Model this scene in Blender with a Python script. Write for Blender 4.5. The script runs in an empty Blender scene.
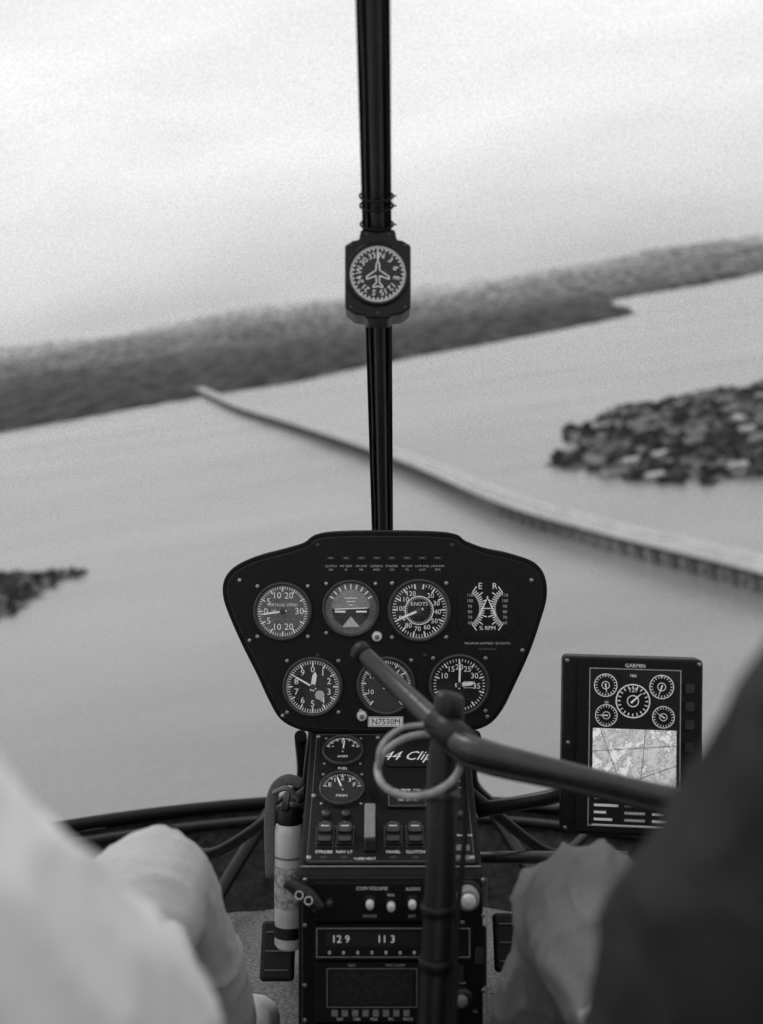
import bpy, bmesh, math, random
from mathutils import Vector, Matrix, Euler, noise
from mathutils.kdtree import KDTree
random.seed(7)
scene = bpy.context.scene
COL = scene.collection
AIR = []          # top-level objects that belong to the aircraft
rad = math.radians

# ------------------------------------------------------------------ materials
def ramp(node, stops):
    cr = node.color_ramp
    while len(cr.elements) < len(stops): cr.elements.new(.5)
    n = len(stops)
    for i in range(n): cr.elements[i].position = i/(n-1)
    for i, (p, c) in enumerate(sorted(stops)):
        if p < i/(n-1): cr.elements[i].position = p
    for i, (p, c) in reversed(list(enumerate(sorted(stops)))):
        cr.elements[i].position = p
    for i, (p, c) in enumerate(sorted(stops)):
        cr.elements[i].color = (c, c, c, 1)

def mat(name, base, rough=0.5, metal=0.0, var=0.15, scale=40.0, bump=0.0, bscale=None, emit=0.0, spec=0.5, detail=4.0):
    m = bpy.data.materials.new(name); m.use_nodes = True
    nt = m.node_tree; b = nt.nodes['Principled BSDF']
    b.inputs['Roughness'].default_value = rough
    b.inputs['Metallic'].default_value = metal
    b.inputs['Specular IOR Level'].default_value = spec
    tc = nt.nodes.new('ShaderNodeTexCoord')
    n = nt.nodes.new('ShaderNodeTexNoise'); n.inputs['Scale'].default_value = scale; n.inputs['Detail'].default_value = detail
    nt.links.new(tc.outputs['Object'], n.inputs['Vector'])
    r = nt.nodes.new('ShaderNodeValToRGB')
    lo = base*(1-var); hi = min(1, base*(1+var))
    r.color_ramp.elements[0].position = .3; r.color_ramp.elements[1].position = .7
    r.color_ramp.elements[0].color = (lo, lo, lo, 1); r.color_ramp.elements[1].color = (hi, hi, hi, 1)
    nt.links.new(n.outputs['Fac'], r.inputs['Fac'])
    nt.links.new(r.outputs['Color'], b.inputs['Base Color'])
    if emit:
        nt.links.new(r.outputs['Color'], b.inputs['Emission Color']); b.inputs['Emission Strength'].default_value = emit
    if bump:
        n2 = nt.nodes.new('ShaderNodeTexNoise'); n2.inputs['Scale'].default_value = bscale or scale*4; n2.inputs['Detail'].default_value = 5
        nt.links.new(tc.outputs['Object'], n2.inputs['Vector'])
        bp = nt.nodes.new('ShaderNodeBump'); bp.inputs['Strength'].default_value = bump; bp.inputs['Distance'].default_value = 0.002
        nt.links.new(n2.outputs['Fac'], bp.inputs['Height']); nt.links.new(bp.outputs['Normal'], b.inputs['Normal'])
    return m

M_panel = mat('panel_black_paint', .0055, .5, bump=.5, bscale=900, var=.7, scale=420, spec=.18)
M_shroud = mat('shroud_rubber', .004, .7, bump=.4, bscale=500, var=.3, spec=.15)
M_dial = mat('dial_black', .006, .6, var=.2, spec=.2)
M_dialg = mat('dial_grey', .09, .6, var=.45, scale=300)
M_dialm = mat('dial_mid', .020, .6, var=.4, scale=200, spec=.2)
M_white = mat('white_marking', .82, .5, var=.18, scale=500)
M_offw = mat('faded_marking', .42, .5, var=.35, scale=500)
M_dim = mat('dim_marking', .12, .5, var=.4, scale=400)
M_bezel = mat('bezel_metal', .032, .35, metal=.3, var=.3, scale=80)
M_screw = mat('screw_steel', .3, .35, metal=.9, var=.3, scale=400)
M_black = mat('black_plastic', .006, .42, var=.3, scale=70, bump=.2, bscale=700, spec=.25)
M_knob = mat('knob_grey', .55, .4, var=.15, scale=200)
M_sgrey = mat('switch_grey', .20, .45, var=.2, scale=200)
M_frame = mat('frame_black', .005, .4, var=.4, scale=30, bump=.2, bscale=300, spec=.22)
M_framel = mat('frame_worn', .06, .45, var=.4, scale=30, bump=.2, bscale=300)
M_tube = mat('tube_black', .016, .33, var=.35, scale=50, bump=.25, bscale=200, spec=.5)
M_stick = mat('stick_black', .007, .42, var=.35, scale=50, bump=.25, bscale=200, spec=.3)
M_ring = mat('ring_grey', .24, .45, var=.4, scale=60)
M_floor = mat('floor_carpet', .15, .95, var=.55, scale=160, bump=1.0, bscale=600)
M_nose = mat('nose_liner', .014, .8, var=.8, scale=60, bump=1.0, bscale=250, spec=.2)
M_bottle = mat('bottle_enamel', .42, .35, var=.15, scale=30)
M_label = mat('bottle_label', .26, .5, var=.6, scale=150)
M_strap = mat('strap_web', .10, .8, var=.3, scale=300, bump=.5)
M_lcd = mat('lcd_dark', .018, .2, var=.2, scale=50)
M_digit = mat('digit_lit', .7, .5, emit=.25, var=.1)
M_seat = mat('seat_leather', .04, .5, var=.3, scale=30, bump=.4)
M_skin = mat('skin', .45, .5, var=.12, scale=30, bump=.15, bscale=400)
M_hair = mat('hair', .03, .6, var=.5, scale=120, bump=.8)
M_shirtw = mat('shirt_white', .78, .85, var=.04, scale=12, bump=.3, bscale=400)
M_shirtd = mat('shirt_dark', .030, .9, var=.2, scale=22, bump=.5, bscale=400, spec=.12)
M_short = mat('trousers_light', .42, .85, var=.08, scale=200, bump=.4, bscale=900)
M_jeans = mat('jeans_grey', .155, .88, var=.18, scale=400, bump=.6, bscale=1200, spec=.12)
M_shoe = mat('shoe_white', .72, .6, var=.08, scale=60)
M_lip = mat('lips', .22, .5)
M_eye = mat('eye_dark', .05, .2)

def glassmat(name, refl, dust=False):
    m = bpy.data.materials.new(name); m.use_nodes = True
    nt = m.node_tree; nt.nodes.clear()
    out = nt.nodes.new('ShaderNodeOutputMaterial')
    t = nt.nodes.new('ShaderNodeBsdfTransparent'); g = nt.nodes.new('ShaderNodeBsdfGlossy')
    g.inputs['Roughness'].default_value = .08
    if dust: # dusty, faintly scratched acrylic: fine grime dims what is behind it a little
        tc = nt.nodes.new('ShaderNodeTexCoord')
        n = nt.nodes.new('ShaderNodeTexNoise'); n.inputs['Scale'].default_value = 640; n.inputs['Detail'].default_value = 2
        nt.links.new(tc.outputs['Object'], n.inputs['Vector'])
        r = nt.nodes.new('ShaderNodeMapRange'); r.inputs[1].default_value = .3; r.inputs[2].default_value = .7
        r.inputs[3].default_value = 1.0; r.inputs[4].default_value = .72
        nt.links.new(n.outputs['Fac'], r.inputs[0])
        v = nt.nodes.new('ShaderNodeTexVoronoi'); v.inputs['Scale'].default_value = 60
        nt.links.new(tc.outputs['Object'], v.inputs['Vector'])
        r2 = nt.nodes.new('ShaderNodeMapRange'); r2.inputs[1].default_value = .09; r2.inputs[2].default_value = .04
        r2.inputs[3].default_value = 0; r2.inputs[4].default_value = .14
        nt.links.new(v.outputs['Distance'], r2.inputs[0])
        sb = nt.nodes.new('ShaderNodeMath'); sb.operation = 'SUBTRACT'
        nt.links.new(r.outputs[0], sb.inputs[0]); nt.links.new(r2.outputs[0], sb.inputs[1])
        nt.links.new(sb.outputs[0], t.inputs['Color'])
    mx = nt.nodes.new('ShaderNodeMixShader'); mx.inputs[0].default_value = refl
    nt.links.new(t.outputs[0], mx.inputs[1]); nt.links.new(g.outputs[0], mx.inputs[2])
    nt.links.new(mx.outputs[0], out.inputs['Surface'])
    return m
M_gglass = glassmat('gauge_glass', .022)
M_wind = glassmat('dusty_acrylic', .012, True)

# ------------------------------------------------------------------ mesh helpers
class G:
    def __init__(s): s.v = []; s.f = []; s.m = []; s.mats = []; s.smooth = []
    def mi(s, m):
        if m not in s.mats: s.mats.append(m)
        return s.mats.index(m)
    def poly(s, pts, z, m):
        b = len(s.v); s.v += [(p[0], p[1], z) for p in pts]
        s.f.append(list(range(b, b+len(pts)))); s.m.append(s.mi(m)); s.smooth.append(False)
    def disc(s, cx, cy, r, z, m, n=40, ry=None):
        ry = ry or r
        s.poly([(cx+r*math.cos(2*math.pi*i/n), cy+ry*math.sin(2*math.pi*i/n)) for i in range(n)], z, m)
    def rect(s, x0, y0, x1, y1, z, m):
        x0, x1 = min(x0, x1), max(x0, x1); y0, y1 = min(y0, y1), max(y0, y1)
        s.poly([(x0, y0), (x1, y0), (x1, y1), (x0, y1)], z, m)
    def frame(s, x0, y0, x1, y1, w, z, m):
        x0, x1 = min(x0, x1), max(x0, x1); y0, y1 = min(y0, y1), max(y0, y1)
        s.rect(x0, y0, x1, y0+w, z, m); s.rect(x0, y1-w, x1, y1, z, m)
        s.rect(x0, y0+w, x0+w, y1-w, z, m); s.rect(x1-w, y0+w, x1, y1-w, z, m)
    def line(s, x0, y0, x1, y1, w, z, m, w2=None):
        w2 = w if w2 is None else w2
        d = Vector((x1-x0, y1-y0)); d.normalize(); n = Vector((-d.y, d.x))
        a = n*w/2; c = n*w2/2
        s.poly([(x0-a.x, y0-a.y), (x1-c.x, y1-c.y), (x1+c.x, y1+c.y), (x0+a.x, y0+a.y)], z, m)
    def arc(s, cx, cy, r0, r1, a0, a1, z, m, n=32):
        P = lambda a, r: (cx+r*math.sin(rad(a)), cy+r*math.cos(rad(a)))
        for i in range(n):
            b0 = a0+(a1-a0)*i/n; b1 = a0+(a1-a0)*(i+1)/n
            s.poly([P(b0, r0), P(b1, r0), P(b1, r1), P(b0, r1)][::-1], z, m)
    def tick(s, cx, cy, r0, r1, a, w, z, m, w2=None):
        sa, ca = math.sin(rad(a)), math.cos(rad(a))
        s.line(cx+r0*sa, cy+r0*ca, cx+r1*sa, cy+r1*ca, w, z, m, w2)
    def prism(s, pts, z0, z1, m):
        n = len(pts); b = len(s.v)
        s.v += [(p[0], p[1], z0) for p in pts]+[(p[0], p[1], z1) for p in pts]
        k = s.mi(m)
        s.f.append(list(range(b+n, b+2*n))); s.f.append(list(range(b+n-1, b-1, -1)))
        s.m += [k, k]; s.smooth += [False, False]
        for i in range(n):
            j = (i+1) % n
            s.f.append([b+i, b+j, b+n+j, b+n+i]); s.m.append(k); s.smooth.append(False)
    def box(s, x0, y0, x1, y1, z0, z1, m, c=0.0):
        x0, x1 = min(x0, x1), max(x0, x1); y0, y1 = min(y0, y1), max(y0, y1)
        if c: pts = [(x0+c, y0), (x1-c, y0), (x1, y0+c), (x1, y1-c), (x1-c, y1), (x0+c, y1), (x0, y1-c), (x0, y0+c)]
        else: pts = [(x0, y0), (x1, y0), (x1, y1), (x0, y1)]
        s.prism(pts, z0, z1, m)
    def lathe(s, cx, cy, prof, m, n=40):
        b = len(s.v); k = s.mi(m)
        for r, z in prof:
            for i in range(n):
                a = 2*math.pi*i/n; s.v.append((cx+r*math.cos(a), cy+r*math.sin(a), z))
        for j in range(len(prof)-1):
            for i in range(n):
                i2 = (i+1) % n
                s.f.append([b+j*n+i, b+j*n+i2, b+(j+1)*n+i2, b+(j+1)*n+i]); s.m.append(k); s.smooth.append(True)
    def knob(s, cx, cy, r, h, m, n=24, z=0):
        s.lathe(cx, cy, [(r*1.05, z), (r, z+h*.15), (r*.92, z+h*.85), (r*.8, z+h), (0.0001, z+h)], m, n)
    def build(s, name, parent=None, bevel=0):
        me = bpy.data.meshes.new(name); me.from_pydata(s.v, [], s.f)
        for m in s.mats: me.materials.append(m)
        for p, k, sm in zip(me.polygons, s.m, s.smooth): p.material_index = k; p.use_smooth = sm
        me.update()
        o = bpy.data.objects.new(name, me); COL.objects.link(o)
        if parent: o.parent = parent
        if bevel:
            bm = o.modifiers.new('b', 'BEVEL'); bm.width = bevel; bm.segments = 2; bm.limit_method = 'ANGLE'
        return o

def empty(name, loc, rot=(0, 0, 0), air=True):
    e = bpy.data.objects.new(name, None); e.empty_display_size = .05
    e.location = loc; e.rotation_euler = rot; COL.objects.link(e)
    if air: AIR.append(e)
    return e

def text(parent, s, x, y, z, size, m, rot=0.0, shear=0.0, name='lettering'):
    c = bpy.data.curves.new(name, 'FONT'); c.body = s; c.size = size; c.align_x = 'CENTER'; c.align_y = 'CENTER'
    c.shear = shear; c.resolution_u = 2; c.materials.append(m)
    o = bpy.data.objects.new(name, c); COL.objects.link(o); o.parent = parent
    o.location = (x, y, z); o.rotation_euler = (0, 0, rot)
    return o

def catmull(pts, closed=False, k=6):
    out = []; n = len(pts); P = [Vector(p) for p in pts]
    rng = range(n) if closed else range(n-1)
    for i in rng:
        p0 = P[(i-1) % n] if (closed or i > 0) else P[0]*2-P[1]
        p1 = P[i]; p2 = P[(i+1) % n]
        p3 = P[(i+2) % n] if (closed or i+2 < n) else P[-1]*2-P[-2]
        for j in range(k):
            t = j/k
            out.append(.5*((2*p1)+(p2-p0)*t+(2*p0-5*p1+4*p2-p3)*t*t+(3*p1-p0-3*p2+p3)*t**3))
    if not closed: out.append(P[-1])
    return out

def tube(name, pts, r, m, parent=None, n=14, smooth=True, k=6, flat=1.0):
    rr = r if isinstance(r, (list, tuple)) else [r]*len(pts)
    if smooth and len(pts) > 2:
        q = catmull([Vector((p[0], p[1], p[2], w)) for p, w in zip(pts, rr)], False, k)
    else: q = [Vector((p[0], p[1], p[2], w)) for p, w in zip(pts, rr)]
    P = [Vector(a[:3]) for a in q]; W = [a[3] for a in q]
    verts = []; faces = []
    up = None
    for i, p in enumerate(P):
        t = (P[min(i+1, len(P)-1)]-P[max(i-1, 0)]).normalized()
        if up is None:
            ref = Vector((0, 0, 1)) if abs(t.z) < .9 else Vector((0, 1, 0))
            up = (ref-t*ref.dot(t)).normalized()
        else: up = (up-t*up.dot(t)).normalized()
        s = t.cross(up)
        for j in range(n):
            a = 2*math.pi*j/n
            verts.append(p+(s*math.cos(a)+up*math.sin(a)*flat)*W[i])
    for i in range(len(P)-1):
        for j in range(n):
            j2 = (j+1) % n
            faces.append([i*n+j, i*n+j2, (i+1)*n+j2, (i+1)*n+j])
    faces.append(list(range(n))[::-1]); faces.append([(len(P)-1)*n+j for j in range(n)])
    me = bpy.data.meshes.new(name); me.from_pydata([tuple(v) for v in verts], [], faces); me.materials.append(m)
    for p in me.polygons: p.use_smooth = len(p.vertices) == 4
    o = bpy.data.objects.new(name, me); COL.objects.link(o)
    if parent: o.parent = parent
    return o

def solid(name, verts, faces, m, parent=None, bevel=0, smooth=False):
    me = bpy.data.meshes.new(name); me.from_pydata(verts, [], faces)
    for mm in (m if isinstance(m, list) else [m]): me.materials.append(mm)
    for p in me.polygons: p.use_smooth = smooth
    o = bpy.data.objects.new(name, me); COL.objects.link(o)
    if parent: o.parent = parent
    if bevel:
        bm = o.modifiers.new('b', 'BEVEL'); bm.width = bevel; bm.segments = 3; bm.limit_method = 'ANGLE'
    return o

def boxm(name, c, s, m, parent=None, bevel=0, rot=None):
    v = [(x*s[0]/2, y*s[1]/2, z*s[2]/2) for x in (-1, 1) for y in (-1, 1) for z in (-1, 1)]
    f = [(0, 1, 3, 2), (4, 6, 7, 5), (0, 4, 5, 1), (2, 3, 7, 6), (0, 2, 6, 4), (1, 5, 7, 3)]
    o = solid(name, v, f, m, parent, bevel); o.location = c
    if rot: o.rotation_euler = rot
    return o

# ------------------------------------------------------------------ instrument panel (1 drawing unit = 1.4057 mm)
K = .0014057
panel = empty('instrument_panel', (.0035, 1.4, -.1687), (rad(90), 0, 0))
def pc(u, v): return ((u-384)*K, (632-v)*K)
outline = [(322, 533), (303, 543), (280, 550), (254, 557), (234, 567), (224, 580), (223, 597), (230, 618), (242, 645), (257, 675), (269, 701),
           (280, 719), (297, 729), (320, 733), (385, 734), (450, 733), (472, 731), (490, 724), (503, 709), (515, 685), (530, 652), (541, 620),
           (547, 597), (545, 576), (534, 562), (512, 554), (488, 549), (466, 541), (450, 533), (385, 531)]
o1 = [tuple(p) for p in catmull([Vector(pc(*p)) for p in outline][::-1], True, 4)]
def area(p): return sum(p[i][0]*p[(i+1) % len(p)][1]-p[(i+1) % len(p)][0]*p[i][1] for i in range(len(p)))
if area(o1) < 0: o1 = o1[::-1]
def inset(pts, d):
    n = len(pts); out = []
    for i in range(n):
        a = Vector(pts[i-1]); b = Vector(pts[(i+1) % n]); t = (b-a).normalized()
        out.append((pts[i][0]-t.y*d, pts[i][1]+t.x*d))
    return out
g = G()
g.prism(o1, -.075, .002, M_shroud)
g.build('shroud', panel, .003)
g = G()
g.prism(inset(o1, .008), .0021, .0045, M_panel)
g.build('face', panel, .0008)
g = G()
i1 = inset(o1, .0070); i2 = inset(o1, .0077)
for i in range(len(i1)):
    j = (i+1) % len(i1); g.poly([i1[i], i1[j], i2[j], i2[i]], .0030, M_bezel)
g.build('face_edge', panel)
ZF = .0046

def gauge(parent, name, cx, cy, r, major=10, minor=5, a0=0, a1=360, labels=None, needles=(), face=M_dial, z=ZF, tsize=.34, mk=M_white, extra=None, lr=.62, hub=True, screws=True):
    g = G()
    if screws:
        q = r*1.13; g.box(cx-q, cy-q, cx+q, cy+q, z, z+.0008, M_panel, c=q*.5)
        for sx in (-1, 1):
            for sy in (-1, 1):
                g.knob(cx+sx*r*.93, cy+sy*r*.93, r*.075, .0012, M_screw, 10, z+.0005)
    g.lathe(cx, cy, [(r*1.1, z+.0008), (r*1.09, z+.004), (r*1.04, z+.0052), (r*.985, z+.005), (r*.96, z+.0014)], M_bezel)
    zf = z+.0014
    g.disc(cx, cy, r*.965, zf, face)
    z1 = zf+.0003
    n = major*minor
    full = abs(a1-a0) >= 359
    for i in range(n if full else n+1):
        a = a0+(a1-a0)*i/n
        if i % minor == 0: g.tick(cx, cy, r*.74, r*.92, a, r*.05, z1, mk)
        else: g.tick(cx, cy, r*.82, r*.92, a, r*.026, z1, mk)
    if extra: extra(g, cx, cy, r, z1)
    zn = z1+.0008
    for a, l, w in needles:
        g.tick(cx, cy, -r*.15, r*l*.75, a, r*w, zn, M_white, r*w); g.tick(cx, cy, r*l*.75, r*l, a, r*w, zn, M_white, r*.01)
        zn += .0004
    if hub: g.knob(cx, cy, r*.1, .0012, M_bezel, 16, zn)
    o = g.build(name, parent)
    for a, s in (labels or []):
        text(o, s, cx+math.sin(rad(a))*r*lr, cy+math.cos(rad(a))*r*lr, z1+.0003, r*tsize, mk)
    gg = G(); gg.disc(cx, cy, r*.97, z+.0046, M_gglass); gg.build(name+'_glass', o)
    return o

R = 29*K
x, y = pc(283, 611)
o = gauge(panel, 'vertical_speed_indicator', x, y, R*.93, 12, 5, 0, 360, [(270, '0'), (305, '5'), (340, '10'), (22, '20'), (90, '30'), (158, '20'), (200, '10'), (235, '5')], [(262, .85, .07)], M_dialg)
text(o, 'VERTICAL SPEED', x, y+R*.22, ZF+.002, R*.14, M_white); text(o, 'UP', x-R*.3, y+R*.02, ZF+.002, R*.12, M_white)
def att(g, cx, cy, r, z):
    pts = [(cx+r*.72*math.cos(a), cy+r*.72*math.sin(a)) for a in [math.pi*i/20 for i in range(21)]]
    g.poly(pts, z, M_sgrey)
    pts = [(cx+r*.72*math.cos(-a), cy+r*.72*math.sin(-a)) for a in [math.pi*i/20 for i in range(21)]][::-1]
    g.poly(pts, z, M_dialm)
    g.line(cx-r*.62, cy-r*.03, cx+r*.62, cy+r*.02, r*.04, z+.0002, M_white)
    for k in (1, 2, 3): g.line(cx-r*.08*k, cy+r*.13*k, cx+r*.08*k, cy+r*.13*k, r*.03, z+.0002, M_white)
    g.line(cx-r*.6, cy-r*.12, cx-r*.2, cy-r*.12, r*.07, z+.0006, M_white); g.line(cx+r*.2, cy-r*.12, cx+r*.6, cy-r*.12, r*.07, z+.0006, M_white)
    g.poly([(cx-r*.34, cy-r*.7), (cx+r*.34, cy-r*.7), (cx, cy-r*.3)], z+.0004, M_offw)
x, y = pc(351, 608)
gauge(panel, 'attitude_indicator', x, y, R*.91, 8, 1, -60, 60, [], [], M_dialg, extra=att, hub=False)
def asp(g, cx, cy, r, z):
    g.arc(cx, cy, r*.47, r*.5, 0, 360, z, M_white, 48); g.arc(cx, cy, r*.93, r*.96, 20, 200, z, M_offw)
    for i in range(40): g.tick(cx, cy, r*.4, r*.47, i*9, r*.015, z, M_white)
x, y = pc(419, 610)
gauge(panel, 'airspeed_indicator', x, y, R*1.0, 13, 4, 10, 350, [(38, '20'), (68, '30'), (95, '40'), (125, '50'), (155, '60'), (185, '70'), (215, '80'), (245, '90'), (275, '100'), (305, '110'), (333, '120')], [(247, .86, .08)], M_dial, extra=asp, tsize=.24, lr=.64)
text(panel, 'KNOTS', x, y+R*.22, ZF+.003, R*.18, M_white)
x, y = pc(487, 608)
g = G(); q = R*1.02
g.box(x-q, y-q, x+q, y+q, ZF, ZF+.0015, M_dial, c=q*.35)
z1 = ZF+.0018
g.arc(x-R*.9, y, R*.62, R*.66, 35, 145, z1, M_offw); g.arc(x+R*.9, y, R*.62, R*.66, 215, 325, z1, M_offw)
for i in range(19):
    a = 35+110*i/18
    g.tick(x-R*.9, y, R*.66, R*(.80 if i % 3 else .92), a, R*.035, z1, M_white)
    g.tick(x+R*.9, y, R*.66, R*(.80 if i % 3 else .92), a+180, R*.035, z1, M_white)
g.line(x-R*.28, y-R*.25, x+R*.02, y+R*.42, R*.06, z1+.0006, M_white, R*.02); g.line(x+R*.28, y-R*.25, x-R*.02, y+R*.42, R*.06, z1+.0008, M_white, R*.02)
o = g.build('rotor_tachometer', panel, 0)
text(o, 'E', x-R*.25, y+R*.76, z1+.0003, R*.3, M_white); text(o, 'R', x+R*.25, y+R*.76, z1+.0003, R*.3, M_white); text(o, '% RPM', x, y-R*.68, z1+.0003, R*.2, M_white)
for i, s in enumerate(['110', '100', '90', '80', '70', '60']):
    text(o, s, x-R*.6, y+R*(.45-i*.19), z1+.0003, R*.15, M_offw); text(o, s, x+R*.6, y+R*(.45-i*.19), z1+.0003, R*.15, M_offw)
def alt(g, cx, cy, r, z):
    g.rect(cx+r*.15, cy-r*.12, cx+r*.55, cy+r*.12, z, M_offw); g.rect(cx+r*.18, cy-r*.09, cx+r*.52, cy+r*.09, z+.0002, M_black)
def clk(g, cx, cy, r, z):
    g.disc(cx+r*.25, cy-r*.3, r*.17, z, M_offw); g.arc(cx, cy, r*.93, r*.955, 0, 360, z, M_offw, 48)
x, y = pc(313, 686)
gauge(panel, 'clock', x, y, R*.95, 12, 5, 0, 360, [(0, '0'), (36, '1'), (72, '2'), (108, '3'), (144, '4'), (180, '5'), (216, '6'), (252, '7'), (288, '8'), (324, '9')], [(10, .55, .16), (300, .8, .06)], M_dialm, tsize=.32, extra=clk)
x, y = pc(386, 685)
gauge(panel, 'manifold_pressure_gauge', x, y, R*.93, 10, 5, -140, 140, [(-112, '10'), (-56, '15'), (0, '20'), (56, '25'), (112, '30')], [(40, .8, .07)], M_dialm, tsize=.26)
x, y = pc(459, 684)
gauge(panel, 'altimeter', x, y, R*.97, 10, 5, 0, 360, [(-60, '10'), (-28, '15'), (0, '20'), (28, '25'), (60, '30'), (95, '35'), (200, '5')], [(2, .8, .07), (84, .55, .13)], M_dial, extra=alt, tsize=.28)
g = G()
for (u, v, r) in ((377, 636, 5), (362, 715, 5)):
    a, b = pc(u, v); g.knob(a, b, r*K, .008, M_knob, 24, ZF); g.knob(a, b, r*K*.5, .009, M_dim, 16, ZF+.001)
for (u, v) in ((240, 580), (531, 580), (283, 715), (487, 716), (318, 655), (250, 640), (452, 545), (318, 545), (522, 650), (352, 655), (425, 655)):
    a, b = pc(u, v); g.knob(a, b, 2.0*K, .0012, M_bezel if u in (452, 318, 352, 425) else M_screw, 12, ZF)
a, b = pc(368, 716); c, d = pc(403, 726); g.rect(a, b, c, d, ZF+.0004, M_white); g.frame(a+.001, b-.001, c-.001, d+.001, .0006, ZF+.0007, M_black)
labels = ['CLUTCH', 'MR TEMP', 'MR CHIP', 'CARBON', 'STARTER', 'TR CHIP', 'LOW FUEL', 'LOW RPM']
for i in range(8):
    u = 331+i*15.2; a, b = pc(u, 558)
    g.box(a-.007, b-.003, a+.007, b+.003, ZF, ZF+.002, M_black, c=.0008)
    g.rect(a-.0055, b-.0018, a+.0055, b+.0018, ZF+.0022, M_dialm)
    g.rect(a-.003, b+.0002, a+.003, b+.0008, ZF+.0024, M_offw)
g.build('fittings', panel)
for i, s in enumerate(labels):
    a, b = pc(331+i*15.2, 566); text(panel, s, a, b, ZF+.0005, .0042, M_offw); text(panel, ['ON', 'HI', 'MR', 'MON', 'ON', 'TR', 'LOW', 'RPM'][i], a, b-.005, ZF+.0005, .0040, M_offw)
a, b = pc(386, 721.3); text(panel, 'N7530M', a, b, ZF+.001, .0115, M_black)
a, b = pc(487, 643); text(panel, 'MAXIMUM AIRSPEED 130 KNOTS', a, b, ZF+.0005, .0044, M_offw)
text(panel, 'NO SMOKING', a, b-.008, ZF+.0005, .0040, M_dim)

# ------------------------------------------------------------------ centre console
cons = empty('center_console', (0, 0, 0))
prof = [(1.46, -.27), (1.4, -.3106), (1.2, -.429), (1.193, -.436), (1.19, -.446), (1.19, -.75), (1.62, -.75), (1.56, -.3)]
hw = .1105; cx0 = .011; n = len(prof)
v = [(cx0-hw, a, b) for a, b in prof]+[(cx0+hw, a, b) for a, b in prof]
f = [list(range(n)), list(range(2*n-1, n-1, -1))]+[[i, n+i, n+(i+1) % n, (i+1) % n] for i in range(n)]
solid('housing', v, f, M_panel, cons, .003)
slope = empty('switch_panel', (0, 1.4, -.3106), (rad(30.6), 0, 0), air=False); slope.parent = cons
L = .2325
g = G(); Z0 = .0006
g.box(cx0-hw+.006, -.004, cx0+hw-.006, -L+.004, Z0, Z0+.0025, M_panel, c=.004)
zs = Z0+.0026
g.frame(cx0-hw+.009, -.007, cx0+hw-.009, -L+.007, .0006, zs+.0002, M_dim)
g.rect(cx0-hw+.002, -L-.001, cx0+hw-.002, -L+.0005, zs, M_sgrey)  # grey strip paints the highlight along the console's front lip
for (a, s) in ((-.088, -.010), (.11, -.010), (-.088, -.22), (.11, -.22), (-.088, -.12), (.11, -.12), (-.005, -.012)): g.knob(a, s, .0032, .0015, M_screw, 12, zs)
for sx in (-.0703, -.0454, .0143, .0417):
    s = -.803*L
    g.box(sx-.0105, s-.016, sx+.0105, s+.016, zs, zs+.004, M_black, c=.002)
    g.frame(sx-.0112, s-.0167, sx+.0112, s+.0167, .0006, zs+.0002, M_dim)
    g.box(sx-.008, s-.002, sx+.008, s+.013, zs+.004, zs+.011, M_bezel, c=.002)
    g.box(sx-.008, s-.013, sx+.008, s-.003, zs+.004, zs+.007, M_bezel, c=.002)
    g.rect(sx-.005, s+.006, sx+.005, s+.0072, zs+.0113, M_white)
g.box(.0346-.032, -.215*L-.02, .0346+.032, -.215*L+.018, zs, zs+.002, M_black, c=.008)
g.box(.033-.026, -.535*L-.018, .033+.026, -.535*L+.014, zs, zs+.003, M_black, c=.002)
g.frame(.033-.024, -.535*L-.016, .033+.024, -.535*L+.012, .0008, zs+.0033, M_dim)
for j in range(4): g.rect(.076, -.30*L-.012*j, .104, -.30*L-.012*j-.0012, zs+.0003, M_offw)
g.rect(.078, -.86*L, .108, -.90*L, zs+.0003, M_dim); g.rect(.078, -.93*L, .108, -.96*L, zs+.0003, M_dim)
for (sx, s) in ((-.0703, -.66), (-.0454, -.66), (.08, -.66), (.098, -.66)): g.knob(sx, s*L, .006, .006, M_bezel, 20, zs)
g.build('switches', slope)
for sx, s in ((-.0703, 'STROBE'), (-.0454, 'NAV LT'), (.0143, 'PANEL'), (.0417, 'CLUTCH')):
    text(slope, s, sx, -.91*L, zs+.0004, .006, M_white); text(slope, 'ON', sx, -.71*L, zs+.0004, .0045, M_offw); text(slope, 'OFF', sx, -.945*L, zs+.0004, .0045, M_dim)
text(slope, '44 Clip', .034, -.22*L, zs+.0026, .023, M_white, shear=.5)
for k, s in enumerate(('OIL TEMP  CYL', 'PRESS  FUEL', '100  24  75')): text(slope, s, .033, -.49*L-.0085*k, zs+.0036, .0055, M_white if k != 1 else M_offw)
text(slope, 'FUEL', -.052, -.31*L, zs+.0006, .006, M_white); text(slope, 'MIXTURE', .092, -.24*L, zs+.0006, .005, M_white)
text(slope, 'COMPASS', .092, -.52*L, zs+.0006, .0048, M_offw); text(slope, 'CARB HEAT', -.02, -.955*L, zs+.0006, .005, M_white)
gauge(slope, 'ammeter', -.0528, -.169*L, .026, 6, 5, -70, 70, [(-60, '-'), (60, '+'), (0, '0')], [(5, .7, .07)], M_dial, z=zs, tsize=.4)
gauge(slope, 'fuel_gauge', -.0518, -.4676*L, .0275, 4, 5, -80, 80, [(-70, 'E'), (-35, '1'), (0, '2'), (35, '3'), (70, 'F')], [(-20, .8, .08)], M_dial, z=zs, tsize=.36)
text(slope, 'AMPS', -.0528, -.169*L-.012, zs+.002, .006, M_white); text(slope, 'MAIN', -.0518, -.4676*L-.013, zs+.002, .006, M_white)
boxm('lever_slot', (-.0143, -.78*L, zs+.001), (.014, .06, .004), M_black, slope, .001)
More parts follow.
